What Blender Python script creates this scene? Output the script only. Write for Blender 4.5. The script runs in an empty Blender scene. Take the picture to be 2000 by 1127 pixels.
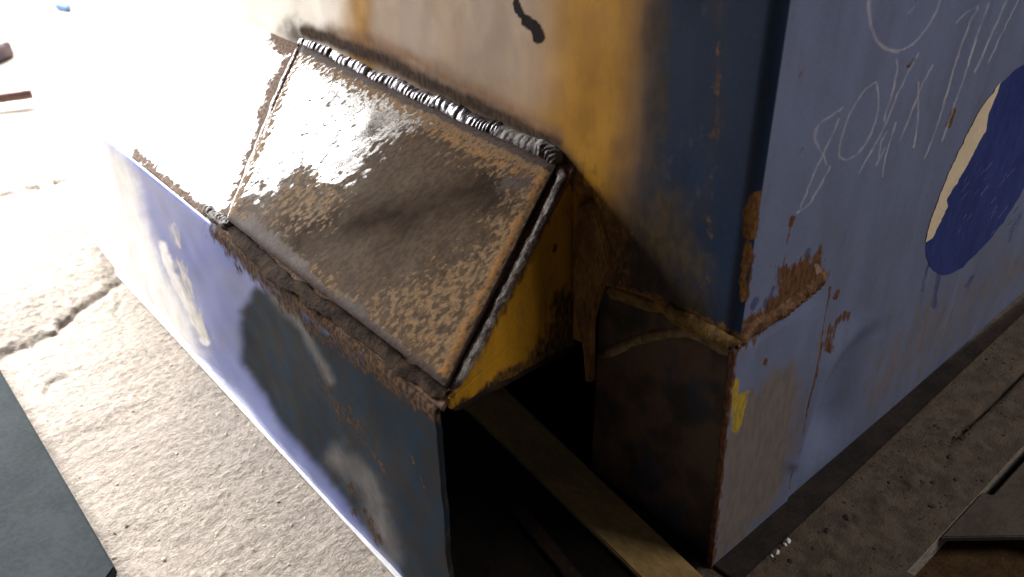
import bpy, bmesh, math, random
import numpy as np
from mathutils import Matrix, Vector
from mathutils.geometry import tessellate_polygon

random.seed(7)
rng = np.random.default_rng(7)
S = bpy.context.scene
COL = S.collection

# ------------------------------------------------------------------ camera
# x runs along the blue side plate, y along the yellow wall, z up; metres
FPX, PITCH, ROLL, AZ = 1676.6, 0.574712, -0.0286935, 0.8734854
HC = 0.5
_fw = np.array([0, math.cos(PITCH), -math.sin(PITCH)])
_rt = np.array([1.0, 0, 0])
_up = np.cross(_rt, _fw)
_r2 = math.cos(ROLL) * _rt + math.sin(ROLL) * _up
_u2 = -math.sin(ROLL) * _rt + math.cos(ROLL) * _up
_ax = np.array([[math.sin(AZ), math.cos(AZ), 0], [-math.cos(AZ), math.sin(AZ), 0], [0, 0, 1]])
RT, UP, FW = _ax @ _r2, _ax @ _u2, _ax @ _fw
EYE = np.array([0, 0, HC])
cd = bpy.data.cameras.new('camera')
cam = bpy.data.objects.new('camera', cd)
COL.objects.link(cam)
m = Matrix.Identity(4)
for i in range(3):
    m[i][0], m[i][1], m[i][2], m[i][3] = RT[i], UP[i], -FW[i], EYE[i]
cam.matrix_world = m
cd.sensor_width = 36
cd.lens = 36 * FPX / 2000
cd.clip_start, cd.clip_end = 0.01, 100
cd.dof.use_dof = True
cd.dof.focus_distance = 0.60
cd.dof.aperture_fstop = 9.0
S.camera = cam

# ------------------------------------------------------------------ light
w = bpy.data.worlds.new('World')
S.world = w
w.use_nodes = True
w.node_tree.nodes['Background'].inputs[0].default_value = (0.62, 0.62, 0.70, 1)
w.node_tree.nodes['Background'].inputs[1].default_value = 0.10


def area(name, loc, aim, sx, sy, power, col, spread=180):
    l = bpy.data.lights.new(name, 'AREA')
    l.shape = 'RECTANGLE'
    l.size, l.size_y, l.energy, l.color = sx, sy, power, col
    l.spread = math.radians(spread)
    o = bpy.data.objects.new(name, l)
    COL.objects.link(o)
    o.location = loc
    o.rotation_euler = (Vector(aim) - Vector(loc)).to_track_quat('-Z', 'Y').to_euler()
    return o


# the open doorway the daylight comes through, behind and left of the machine
area('doorway_light', (0.10, 2.62, 1.02), (0.12, 1.62, 0.05), 2.4, 1.10, 150, (1.0, 0.98, 0.955), 84)
# weak fill lamp added to brighten the side plate, from no visible source
area('side_fill', (1.45, -1.15, 1.8), (0.60, 0.22, 0.15), 0.9, 0.9, 27, (1.0, 0.93, 0.88))
S.view_settings.view_transform = 'Standard'
S.view_settings.look = 'None'
S.view_settings.exposure = 0
S.view_settings.gamma = 1

# ------------------------------------------------------------------ helpers


def project(P):
    q = np.asarray(P, float) - EYE
    d = q @ FW
    d = np.where(d < 0.05, 0.05, d)
    return 1000 + FPX * (q @ RT) / d, 563.5 - FPX * (q @ UP) / d


def at(x, y, n, p0):
    """point of a plane (normal n through p0) seen at photograph position x, y"""
    d = FW + RT * (x - 1000) / FPX - UP * (y - 563.5) / FPX
    n = np.asarray(n, float)
    return EYE + d * ((n @ (np.asarray(p0, float) - EYE)) / (n @ d))


_T = rng.random((256, 256))


def vn(x, y):
    xi, yi = np.floor(x).astype(int), np.floor(y).astype(int)
    fx, fy = x - xi, y - yi
    fx, fy = fx * fx * (3 - 2 * fx), fy * fy * (3 - 2 * fy)
    g = lambda a, b: _T[a & 255, b & 255]
    return (g(xi, yi) * (1 - fx) + g(xi + 1, yi) * fx) * (1 - fy) + (g(xi, yi + 1) * (1 - fx) + g(xi + 1, yi + 1) * fx) * fy


def fbm(x, y, o=4):
    x, y = np.asarray(x, float), np.asarray(y, float)
    r, a, t = 0, 1.0, 0
    for k in range(o):
        r = r + a * vn(x * 2 ** k + 17.3 * k, y * 2 ** k + 9.1 * k)
        t += a
        a *= 0.55
    return r / t


def sst(a, b, x):
    t = np.clip((x - a) / (b - a + 1e-12), 0, 1)
    return t * t * (3 - 2 * t)


def seg_dist(X, Y, pts):
    D = np.full(X.shape, 1e9)
    for (ax, ay), (bx, by) in zip(pts[:-1], pts[1:]):
        dx, dy = bx - ax, by - ay
        t = np.clip(((X - ax) * dx + (Y - ay) * dy) / (dx * dx + dy * dy + 1e-9), 0, 1)
        D = np.minimum(D, np.hypot(X - ax - t * dx, Y - ay - t * dy))
    return D


def poly(X, Y, pts, soft=20, warp=0, ws=40):
    if warp:
        X, Y = X + warp * (fbm(X / ws, Y / ws) - .5) * 2, Y + warp * (fbm(X / ws + 50, Y / ws + 31) - .5) * 2
    D = seg_dist(X, Y, list(pts) + [pts[0]])
    ins = np.zeros(X.shape, bool)
    for (ax, ay), (bx, by) in zip(pts, list(pts[1:]) + [pts[0]]):
        c = (ay > Y) != (by > Y)
        ins ^= c & (X < (bx - ax) * (Y - ay) / (by - ay + 1e-12) + ax)
    return sst(-soft, soft, np.where(ins, D, -D))


def line(X, Y, pts, wd, soft, warp=0, ws=40):
    if warp:
        X, Y = X + warp * (fbm(X / ws, Y / ws) - .5) * 2, Y + warp * (fbm(X / ws + 50, Y / ws + 31) - .5) * 2
    return 1 - sst(wd - soft, wd + soft, seg_dist(X, Y, pts))


def mx(*a):
    r = a[0]
    for b in a[1:]:
        r = np.maximum(r, b)
    return r


# ------------------------------------------------------------------ materials


class NT:
    def __init__(self, name):
        self.m = bpy.data.materials.new(name)
        self.m.use_nodes = True
        self.t = self.m.node_tree
        self.b = self.t.nodes['Principled BSDF']
        self.co = self.t.nodes.new('ShaderNodeTexCoord').outputs['Object']

    def link(self, a, b):
        if isinstance(a, (int, float)):
            b.default_value = a
        elif isinstance(a, tuple):
            b.default_value = a + (1,) if len(a) == 3 else a
        else:
            self.t.links.new(a, b)

    def math(self, op, a, b=0.0, clamp=False):
        n = self.t.nodes.new('ShaderNodeMath')
        n.operation, n.use_clamp = op, clamp
        self.link(a, n.inputs[0])
        self.link(b, n.inputs[1])
        return n.outputs[0]

    def ramp(self, x, lo, hi):
        n = self.t.nodes.new('ShaderNodeMapRange')
        n.interpolation_type = 'SMOOTHSTEP'
        self.link(x, n.inputs[0])
        n.inputs[1].default_value, n.inputs[2].default_value = lo, hi
        return n.outputs[0]

    def mixc(self, f, a, b):
        n = self.t.nodes.new('ShaderNodeMix')
        n.data_type = 'RGBA'
        self.link(f, n.inputs[0])
        self.link(a, n.inputs[6])
        self.link(b, n.inputs[7])
        return n.outputs[2]

    def mixf(self, f, a, b):
        n = self.t.nodes.new('ShaderNodeMix')
        self.link(f, n.inputs[0])
        self.link(a, n.inputs[2])
        self.link(b, n.inputs[3])
        return n.outputs[0]

    def noise(self, scale, detail=4, stretch=(1, 1, 1), rough=.55, shift=0):
        mp = self.t.nodes.new('ShaderNodeMapping')
        mp.inputs['Scale'].default_value = stretch
        mp.inputs['Location'].default_value = (shift, shift * .7, shift * 1.3)
        self.link(self.co, mp.inputs[0])
        n = self.t.nodes.new('ShaderNodeTexNoise')
        n.inputs['Scale'].default_value = scale
        n.inputs['Detail'].default_value = detail
        n.inputs['Roughness'].default_value = rough
        self.link(mp.outputs[0], n.inputs['Vector'])
        return n.outputs[0]

    def attr(self, name):
        n = self.t.nodes.new('ShaderNodeAttribute')
        n.attribute_name = name
        return n.outputs['Fac']

    def bump(self, h, strength, dist):
        n = self.t.nodes.new('ShaderNodeBump')
        n.inputs['Strength'].default_value = strength
        n.inputs['Distance'].default_value = dist
        self.link(h, n.inputs['Height'])
        self.link(n.outputs[0], self.b.inputs['Normal'])


def layered(name, base, rough, metal, layers, bump=(260, .35, .0006), var=.16, stretch=(1, 1, 1), grime=0.0, spec=.5):
    """base coat plus layers (attribute, colour, second colour, noise scale, noise amount, softness, roughness, metallic)"""
    k = NT(name)
    n1 = k.noise(38, 5, stretch)
    n2 = k.noise(420, 3)
    f = k.math('ADD', k.math('MULTIPLY', n1, .6), k.math('MULTIPLY', n2, .4))
    c = k.mixc(k.ramp(f, .36, .64), tuple(x * (1 - var) for x in base), tuple(min(1, x * (1 + var)) for x in base))
    if grime:
        g = k.ramp(k.noise(60, 6, stretch, .68, 4), .56, .70)
        c = k.mixc(k.math('MULTIPLY', g, grime), c, (.12, .085, .06))
    r, mt, h, sp = rough, metal, None, spec
    for i, (a, c1, c2, sc, amp, soft, lr, lm, ls) in enumerate([tuple(q_) + (.5 if q_[6] < .6 else .06,) * (9 - len(q_)) for q_ in layers]):
        n = k.noise(sc, 5, stretch, .6, 3.1 * i + 1)
        v = k.math('ADD', k.attr(a), k.math('MULTIPLY', k.math('SUBTRACT', n, .5), amp * 2))
        v = k.ramp(v, .5 - soft, .5 + soft)
        v = k.math('MULTIPLY', v, k.ramp(k.attr(a), .02, .12))
        cc = k.mixc(k.ramp(k.noise(sc * 2.3, 4, stretch, .6, 7.7 * i + 3), .38, .62), c1, c2)
        c = k.mixc(v, c, cc)
        r = k.mixf(v, r, lr)
        mt = k.mixf(v, mt, lm)
        sp = k.mixf(v, sp, ls)
        if lr > .6:
            h = v if h is None else k.math('MAXIMUM', h, v)
    k.link(c, k.b.inputs['Base Color'])
    k.link(k.math('ADD', r, k.math('MULTIPLY', k.math('SUBTRACT', n1, .5), .22)), k.b.inputs['Roughness'])
    k.link(mt, k.b.inputs['Metallic'])
    k.link(sp, k.b.inputs['Specular IOR Level'])
    hh = k.noise(bump[0], 5, (1, 1, 1), .62, 9)
    if h is not None:
        hh = k.math('MULTIPLY', hh, k.math('ADD', k.math('MULTIPLY', h, .9), .25))
    k.bump(hh, bump[1], bump[2])
    return k.m


def plain(name, c1, c2, rough=.6, metal=0.0, scale=60, bump=(300, .4, .0006), stretch=(1, 1, 1), lo=.38, hi=.62, spec=None):
    k = NT(name)
    f = k.math('ADD', k.math('MULTIPLY', k.noise(scale, 6, stretch, .65), .65), k.math('MULTIPLY', k.noise(scale * 9, 3, stretch), .35))
    k.link(k.mixc(k.ramp(f, lo, hi), c1, c2), k.b.inputs['Base Color'])
    k.link(k.math('ADD', rough - .12, k.math('MULTIPLY', k.noise(scale * 2, 4), .24)), k.b.inputs['Roughness'])
    k.b.inputs['Metallic'].default_value = metal
    k.b.inputs['Specular IOR Level'].default_value = spec if spec is not None else (.5 if metal > .25 or rough < .45 else .12)
    k.bump(k.noise(bump[0], 5, stretch, .62, 9), bump[1], bump[2])
    return k.m


# ------------------------------------------------------------------ mesh building


def mesh_obj(name, verts, faces, mat=None, parent=None, smooth=True, attrs=None, kind=None):
    me = bpy.data.meshes.new(name)
    V = np.asarray(verts, np.float32)
    if isinstance(faces, np.ndarray):
        nf, w_ = faces.shape
        me.vertices.add(len(V))
        me.vertices.foreach_set('co', V.ravel())
        me.loops.add(nf * w_)
        me.loops.foreach_set('vertex_index', faces.ravel().astype(np.int32))
        me.polygons.add(nf)
        me.polygons.foreach_set('loop_start', np.arange(0, nf * w_, w_, dtype=np.int32))
        me.update(calc_edges=True)
    else:
        me.from_pydata([tuple(v) for v in V], [], faces)
        me.update()
    me.validate()
    me.polygons.foreach_set('use_smooth', np.full(len(me.polygons), smooth))
    for k, a in (attrs or {}).items():
        t = me.attributes.new(k, 'FLOAT', 'POINT')
        t.data.foreach_set('value', np.asarray(a, np.float32).ravel())
    if mat:
        me.materials.append(mat)
    o = bpy.data.objects.new(name, me)
    COL.objects.link(o)
    if parent:
        o.parent = parent
        o.matrix_parent_inverse = parent.matrix_world.inverted()
    if kind:
        o['kind'] = kind
    return o


def grid_faces(n, k):
    i, j = np.meshgrid(np.arange(n - 1), np.arange(k - 1), indexing='ij')
    a = (i * k + j).ravel()
    return np.stack([a, a + k, a + k + 1, a + 1], 1)


def sheet(name, P, mat, parent=None, attrs=None, thick=0, flip=False, kind=None):
    """P: n x k x 3 grid of points"""
    n, k = P.shape[:2]
    F = grid_faces(n, k)
    if flip:
        F = F[:, ::-1].copy()
    o = mesh_obj(name, P.reshape(-1, 3), F, mat, parent, True, attrs, kind)
    if thick:
        s = o.modifiers.new('thickness', 'SOLIDIFY')
        s.thickness, s.offset = thick, -1
    return o


def slab(name, pts, ext, mat, parent=None, bevel=.0008, smooth=False, kind=None):
    """a plate: outline pts (3D, planar) thickened by vector ext"""
    bm = bmesh.new()
    a = [bm.verts.new(tuple(p)) for p in pts]
    f = bm.faces.new(a)
    r = bmesh.ops.extrude_face_region(bm, geom=[f])
    bmesh.ops.translate(bm, vec=Vector(ext), verts=[v for v in r['geom'] if isinstance(v, bmesh.types.BMVert)])
    bmesh.ops.recalc_face_normals(bm, faces=bm.faces)
    if bevel:
        bmesh.ops.bevel(bm, geom=bm.edges[:], offset=bevel, segments=2, affect='EDGES')
    me = bpy.data.meshes.new(name)
    bm.to_mesh(me)
    bm.free()
    me.materials.append(mat)
    o = bpy.data.objects.new(name, me)
    COL.objects.link(o)
    if parent:
        o.parent = parent
        o.matrix_parent_inverse = parent.matrix_world.inverted()
    if kind:
        o['kind'] = kind
    return o


def resample(pts, n):
    pts = np.asarray(pts, float)
    d = np.r_[0, np.cumsum(np.linalg.norm(np.diff(pts, axis=0), axis=1))]
    t = np.linspace(0, d[-1], n)
    return np.stack([np.interp(t, d, pts[:, i]) for i in range(3)], 1), d[-1]


def bead(name, pts, nrm, wd, ht, mat, parent, pitch=.0034, rip=.3, seed=0, rough=.12, taper=True):
    """a weld bead laid along pts on a surface of normal nrm: half-round with overlapping ripples"""
    r = np.random.default_rng(seed)
    pts = np.asarray(pts, float)
    L = np.linalg.norm(np.diff(pts, axis=0), axis=1).sum()
    n = int(L / .00075)
    C, L = resample(pts, n)
    nrm = np.asarray(nrm, float) / np.linalg.norm(nrm)
    T = np.gradient(C, axis=0)
    T /= np.linalg.norm(T, axis=1)[:, None]
    B = np.cross(nrm, T)
    B /= np.linalg.norm(B, axis=1)[:, None]
    s = np.linspace(0, L, n)
    K = 14
    P = np.zeros((n, K, 3))
    off = seed * 7.7
    wob = (fbm(s / .018 + off, s * 0 + off, 3) - .5) * wd * .5
    sc = 1 + (fbm(s / .012 + off, s * 0 + 3 + off, 3) - .5) * .55
    if taper:
        sc = sc * (.55 + .45 * sst(0, .006, s) * sst(0, .006, L - s))
    jit = np.cumsum(1 + .8 * (fbm(s / .016 + off, s * 0 + 8, 2) - .5) * 2) * (L / n)
    for j in range(K):
        a = math.pi * j / (K - 1)
        ph = (jit + .0022 * math.cos(2 * (a - math.pi / 2)) ) / pitch
        saw = (ph % 1)
        h = 1 + rip * (.35 + 1.3 * fbm(s / .011 + off, s * 0 + 21, 2)) * (np.sqrt(np.abs(np.sin(math.pi * saw))) - .6)
        rr = sc * h * (1 + rough * .5 * (fbm(s / .003 + off, s * 0 + j * .8, 2) - .5) * 2)
        P[:, j] = C + B * (wob + math.cos(a) * wd * .5 * sc * (1 + .25 * rip * (saw - .5)))[:, None] + nrm * ((math.sin(a) * ht * rr) - .0004)[:, None]
    V = P.reshape(-1, 3)
    o = mesh_obj(name, V, grid_faces(n, K), mat, parent)
    return o


def ribbon_mesh(strokes, place, wfun, lift):
    """thin raised strokes on a plate: strokes = list of (points in photo px, width in m)"""
    V, F = [], []
    for pts, wd in strokes:
        q = np.array([place(*p) for p in pts])
        C, L = resample(q, max(4, int(len(pts) * 5)))
        for _ in range(2):
            C[1:-1] = (C[:-2] + 2 * C[1:-1] + C[2:]) / 4
        n = len(C)
        T = np.gradient(C, axis=0)
        T /= np.linalg.norm(T, axis=1)[:, None] + 1e-9
        B = np.cross(lift, T)
        b0 = len(V)
        for i in range(n):
            t = i / (n - 1)
            k = wd * .5 * (.45 + .9 * random.random() * .5 + .35) * (min(1, 6 * t + .15) * min(1, 6 * (1 - t) + .15))
            a, c = C[i] + B[i] * k, C[i] - B[i] * k
            up = np.asarray(lift) * .0
            V += [a, C[i] + up, c]
            if i:
                p = b0 + 3 * (i - 1)
                F += [[p, p + 3, p + 4, p + 1], [p + 1, p + 4, p + 5, p + 2]]
    return np.array(V) + np.asarray(lift) * .00012, F


def rock_stuff(name, places, mat, kind='stuff', flat=.6):
    V, F = [], []
    bm = bmesh.new()
    bmesh.ops.create_icosphere(bm, subdivisions=1, radius=1)
    base = np.array([v.co[:] for v in bm.verts])
    fs = np.array([[v.index for v in f.verts] for f in bm.faces])
    bm.free()
    for i, (p, r) in enumerate(places):
        k = base * (1 + rng.normal(size=(len(base), 1)) * .22)
        k = k * np.array([r * rng.uniform(.7, 1.4), r * rng.uniform(.7, 1.4), r * flat * rng.uniform(.7, 1.3)])
        a = rng.uniform(0, 6.3)
        R = np.array([[math.cos(a), -math.sin(a), 0], [math.sin(a), math.cos(a), 0], [0, 0, 1]])
        V.append(k @ R.T + p)
        F.append(fs + i * len(base))
    return mesh_obj(name, np.concatenate(V), np.concatenate(F), mat, None, False, None, kind)


def empty(name, loc, label, cat, group=None):
    o = bpy.data.objects.new(name, None)
    o.empty_display_size = .02
    COL.objects.link(o)
    o.location = loc
    bpy.context.view_layer.update()
    o['label'], o['category'] = label, cat
    if group:
        o['group'] = group
    return o


def tag(o, label, cat, group=None):
    o['label'], o['category'] = label, cat
    if group:
        o['group'] = group
    return o


Z = np.array([0, 0, 1.0])
X_ = np.array([1.0, 0, 0])
Y_ = np.array([0, 1.0, 0])
UL, UW, VR = .1905, .348, .221          # low front plate, yellow wall, blue side plate
ZL, ZW = .2005, .272                    # sloping plate: lower and upper edge heights
_a = math.atan2(ZW - ZL, UW - UL)
NS = np.array([-math.sin(_a), 0, math.cos(_a)])     # normal of the sloping plate
US = np.array([math.cos(_a), 0, math.sin(_a)])      # its upward direction
PS = np.array([UL, 0, ZL])
on_slope = lambda x, y: at(x, y, NS, PS)
on_wall = lambda x, y: at(x, y, X_, (UW, 0, 0))
on_front = lambda x, y: at(x, y, X_, (UL, 0, 0))
on_side = lambda x, y: at(x, y, Y_, (0, VR, 0))
on_floor = lambda x, y: at(x, y, Z, (0, 0, 0))

# ------------------------------------------------------------------ floor (setting)
concrete = NT('concrete')
k = concrete
g1 = k.noise(9, 5)
g2 = k.noise(230, 6, (.7, 1, 1), .75)
g3 = k.noise(600, 4, (.7, 1, 1), .7)
c = k.mixc(k.ramp(k.math('ADD', k.math('MULTIPLY', g2, .6), k.math('MULTIPLY', g3, .4)), .36, .62), (.195, .158, .128), (.42, .372, .318))
c = k.mixc(k.math('MULTIPLY', k.ramp(g1, .45, .65), .35), c, (.30, .25, .22))
c = k.mixc(k.attr('brown_floor'), c, k.mixc(k.ramp(k.noise(55, 6, (1, 1, 1), .7, 2), .4, .62), (.070, .049, .032), (.120, .086, .058)))
k.link(c, k.b.inputs['Base Color'])
k.b.inputs['Roughness'].default_value = .85
k.bump(k.math('ADD', k.math('MULTIPLY', g2, .6), k.math('MULTIPLY', g3, .4)), .95, .0034)
M_CONC = concrete.m


def floor_height(X, Y):
    PX, PY = project(np.stack([X, Y, X * 0], -1))
    rough = sst(.42, .28, X) * sst(.2, .3, Y)
    h = (fbm(X / .010, Y / .0075, 2) - .5) * .0009 * rough
    h = h + (fbm(X / .0062, Y / .0045, 2) - .5) * .0013 * rough
    h = h + (fbm(X / .07, Y / .07, 3) - .5) * .006 * rough
    h = h + (fbm(X / .02, Y / .02, 4) - .5) * .0012 * (1 - rough)
    crack = np.array([(-60, 708), (0, 691), (60, 676), (110, 648), (160, 607), (205, 577), (232, 552), (262, 536)], float)
    wx = PX + 9 * (fbm(PX / 22, PY / 22, 3) - .5) * 2
    wy = PY + 9 * (fbm(PX / 22 + 40, PY / 22, 3) - .5) * 2
    yc = np.interp(wx, crack[:, 0], crack[:, 1])
    above = yc - wy                                   # px above the crack line
    side = sst(300, 235, wx)
    up = np.interp(above, [0, 2, 30, 90, 190, 300], [0, .0015, .007, .017, .026, .025])
    fade = 1 - sst(1.05, 1.5, Y)
    h = h + np.where(above > 0, up, 0) * side * fade
    h = h - .002 * np.exp(-(np.where(above > 0, above / 5, above / 9)) ** 2) * side * (np.abs(above) < 60)
    d2 = seg_dist(wx, wy, [(232, 552), (238, 590), (226, 612), (250, 640)])
    h = h - .002 * np.exp(-(d2 / 5) ** 2)
    d3 = seg_dist(wx, wy, [(0, 402), (60, 396), (110, 385), (140, 374)])
    h = h - .012 * np.exp(-(d3 / 4) ** 2) * (fbm(PX / 25, PY / 25, 2) > .48)
    d4 = seg_dist(PX, PY, [(90, 770), (96, 745), (130, 735)])
    h = h - .003 * np.exp(-(d4 / 5) ** 2)
    tr = [(1590, 1127), (1650, 1040), (1720, 980), (1800, 920), (1850, 870), (1900, 850)]
    dt = np.exp(-(seg_dist(PX, PY, tr) / 30) ** 2) + .7 * np.exp(-(seg_dist(PX, PY, [(1900, 870), (1850, 1020)]) / 26) ** 2)
    h = h + dt * (np.maximum(0, fbm(X / .007, Y / .007, 3) - .46) * .010 + .0006)
    # joint on the right-hand floor
    h = h - .012 * np.exp(-((Y - (.168 + .003 * (fbm(X / .03, X * 0, 2) - .5))) / .0016) ** 2) * sst(.595, .635, X)
    return h


def floor_piece(name, x0, x1, y0, y1, st, base=0.0):
    nx, ny = int((x1 - x0) / st) + 2, int((y1 - y0) / st) + 2
    X, Y = np.meshgrid(np.linspace(x0, x1, nx), np.linspace(y0, y1, ny), indexing='ij')
    H = floor_height(X, Y)
    # ease the relief out at the piece's border so that neighbouring pieces meet
    P = np.stack([X, Y, H + base], -1)
    brown_floor = sst(.20, .34, X - .0 * Y) * sst(.36, .28, Y)
    return sheet(name, P, M_CONC, None, {'brown_floor': brown_floor}, kind='structure')


def graded(parts):
    return np.unique(np.concatenate([np.linspace(a, b, int(round((b - a) / st)) + 1) for a, b, st in parts]))


gx = graded([(-3.0, -.15, .15), (-.15, .36, .0017), (.36, .72, .0022), (.72, .95, .006), (.95, 4, .2)])
gy = graded([(.127, .34, .0032), (.34, 1.1, .0019), (1.1, 1.7, .006), (1.7, 4, .1)])
X, Y = np.meshgrid(gx, gy, indexing='ij')
brown_floor = sst(.22, .34, X) * sst(.36, .28, Y)  # darker brown tone towards the right-hand floor
H = floor_height(X, Y)
H = np.where(Y < .1275, 0, H)
sheet('floor', np.stack([X, Y, H], -1), M_CONC, None, {'brown_floor': brown_floor}, kind='structure')
# the floor this side of the trench line, left of the trench
gx2 = graded([(-3, .30, .05), (.30, .46, .004)])
gy2 = graded([(-2.5, 0, .1), (0, .127, .004)])
X, Y = np.meshgrid(gx2, gy2, indexing='ij')
H = floor_height(X, Y)
H = np.where((Y > .1265) | (X > .457), 0, H)
sheet('floor', np.stack([X, Y, H], -1), M_CONC, None, {'brown_floor': sst(.0, .2, X)}, kind='structure')
M_TRENCH = plain('trench_dirt', (.035, .02, .010), (.075, .042, .018), .9, 0, 50, (400, .6, .001))
TZ = -.022
slab('trench_bottom', [(.40, -2.5, TZ), (4, -2.5, TZ), (4, .16, TZ), (.40, .16, TZ)], (0, 0, -.02), M_TRENCH, None, 0, kind='structure')
slab('trench_edge', [(.46, .127, -.0015), (4, .127, -.0015), (4, .127, TZ), (.46, .127, TZ)], (0, .01, 0), M_CONC, None, 0, kind='structure')
slab('trench_edge', [(.46, -2.5, -.0015), (.46, .127, -.0015), (.46, .127, TZ), (.46, -2.5, TZ)], (-.01, 0, 0), M_CONC, None, 0, kind='structure')

# ------------------------------------------------------------------ the machine
mach = empty('machine_base', (UL, VR, 0), 'battered blue and yellow steel machine base with rusty welded repair patch', 'machine')

# --- yellow wall with the bend round to the blue side plate
BR = .0075


def wall_bottom(v):
    """height of the torn lower edge of the wall"""
    return np.interp(v, [VR, .2275, .24, .262, .285, .305, .322, .338, .5, 3],
                     [.1985, .199, .2005, .203, .2045, .2005, .196, .14, .11, .11])


sv = np.r_[np.linspace(.98, .80, 40)[:-1], np.linspace(.80, VR + BR, 330)]
ang = np.linspace(0, math.pi / 2, 14)[1:]
cols = [(UW, v) for v in sv] + [(UW + BR - BR * math.cos(a), VR + BR - BR * math.sin(a)) for a in ang]
zt = np.linspace(0, 1, 260)
zt = zt ** 1.0
P = np.zeros((len(cols), len(zt), 3))
for i, (a, b) in enumerate(cols):
    zb = wall_bottom(b)
    P[i, :, 0], P[i, :, 1], P[i, :, 2] = a, b, zb + (.72 - zb) * zt
# gentle hand-beaten unevenness
dn = (fbm(P[..., 1] / .06, P[..., 2] / .06, 3) - .5) * .0022
P[..., 0] += dn * sst(VR + .008, VR + .05, P[..., 1])
PX, PY = project(P)
yb = np.interp(PY, [0, 200, 400, 560, 700], [1262, 1235, 1215, 1190, 1175])
A = {
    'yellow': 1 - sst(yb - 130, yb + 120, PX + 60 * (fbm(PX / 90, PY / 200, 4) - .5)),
    'tan': sst(1200, 950, PX) * sst(690, 760, PX) * sst(330, 60, PY * 1.0 - (PX - 700) * .25) * .95,
    'pale': sst(745, 590, PX),  # white-out from the doorway glare, put into the wall colour
    'soot': mx(line(PX, PY, [(596, 62), (640, 76), (750, 118), (900, 195), (1000, 240), (1085, 285)], 15, 15, 5, 18),
               line(PX, PY, [(1090, 300), (1110, 330)], 22, 22) * .8,
               poly(PX, PY, [(545, 55), (575, 35), (610, 60), (610, 100), (560, 90)], 26, 16, 20) * .75),
    'grime': mx(poly(PX, PY, [(1190, 420), (1290, 330), (1370, 430), (1400, 640), (1160, 640), (1170, 520)], 70) * .75, sst(1330, 1290, PX) * sst(1225, 1280, PX) * .55,
               line(PX, PY, [(1402, -20), (1395, 300), (1380, 560)], 14, 40) * .4),
    'halo': mx(line(PX, PY, [(640, 55), (760, 95), (900, 165), (1000, 215), (1090, 262)], 14, 26, 10, 40) * .8),
    'mark': mx(line(PX, PY, [(1008, 5), (1016, 26), (1028, 40)], 8, 4, 4, 12), line(PX, PY, [(1028, 40), (1046, 55), (1053, 74)], 12, 5, 4, 12)),
    'rust': mx(line(PX, PY, [(1402, -20), (1400, 200), (1385, 420), (1378, 560)], 6, 26) * .52,
               line(PX, PY, [(1476, 390), (1470, 420), (1466, 450)], 16, 7, 6, 16),
               line(PX, PY, [(1462, 480), (1455, 520), (1450, 580)], 8, 6, 5, 16) * .9,
               line(PX, PY, [(1165, 560), (1260, 590), (1320, 615), (1400, 650), (1440, 665)], 18, 14, 8, 24) * .95,
               line(PX, PY, [(1130, 330), (1150, 390), (1215, 470), (1205, 560)], 30, 45, 12, 30) * .62,
               line(PX, PY, [(1085, 280), (1000, 232), (930, 200)], 6, 8, 4, 20) * .6),
}
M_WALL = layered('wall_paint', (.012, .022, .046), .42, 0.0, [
    ('yellow', (.34, .17, .019), (.28, .135, .015), 24, .10, .34, .45, 0, .2),
    ('tan', (.24, .160, .105), (.29, .19, .115), 18, .12, .30, .36, 0, .6),
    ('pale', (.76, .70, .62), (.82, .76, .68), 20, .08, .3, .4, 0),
    ('grime', (.035, .026, .016), (.055, .038, .02), 60, .5, .4, .7, 0),
    ('rust', (.10, .045, .018), (.18, .09, .032), 200, .7, .2, .85, 0),
    ('halo', (.23, .125, .07), (.17, .10, .06), 50, .2, .45, .7, 0),
    ('soot', (.032, .024, .023), (.075, .045, .026), 120, .16, .45, .8, 0),
    ('mark', (.010, .008, .007), (.016, .012, .011), 80, .05, .3, .8, 0),
], (240, .22, .0005), .14, (1, 1, .6), .22, .10)
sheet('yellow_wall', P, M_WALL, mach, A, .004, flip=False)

# --- blue side plate
zz = np.r_[np.linspace(0, .42, 420), np.linspace(.42, .72, 110)[1:]]
tt = np.r_[np.linspace(0, .40, 500), np.linspace(.40, .70, 190)[1:], np.linspace(.7, 2.2, 16)[1:]]
Zg, Tg = np.meshgrid(zz, tt, indexing='ij')
left = np.interp(Zg, [0, .198, .2005, .203, .72], [.3600, .3495, .3505, UW + BR, UW + BR])
bot = np.interp(left + Tg, [.36, .92, 3], [.0, .008, .008])
P = np.stack([left + Tg, np.full_like(Tg, VR), bot * (1 - Zg / .72) + Zg], -1)
PX, PY = project(P)
# shallow dent with a crest, and general unevenness of the sheet
ax_ = [(1745, 612), (1692, 655), (1660, 705), (1634, 770), (1612, 850), (1600, 900)]
ax_, _l = resample(np.array([(a, b, 0) for a, b in ax_], float), 60)
for _ in range(60):
    ax_[1:-1] = (ax_[:-2] + 2 * ax_[1:-1] + ax_[2:]) / 4
ax_ = [tuple(a[:2]) for a in ax_]
dent = np.exp(-(seg_dist(PX, PY, ax_) / (15 + .07 * np.clip(PY - 600, 0, 300))) ** 2) * sst(600, 790, PY) * sst(.004, .06, P[..., 2])
P[..., 1] += dent * .0120 - .0045 * np.exp(-(seg_dist(PX + 46, PY, ax_) / 20) ** 2) * sst(600, 720, PY) * sst(.004, .05, P[..., 2]) - (fbm(P[..., 0] / .09, P[..., 2] / .09, 3) - .5) * .0012 * sst(.36, .40, P[..., 0]) * sst(.22, .17, P[..., 2] + (P[..., 0] - .36) * .25)
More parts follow.
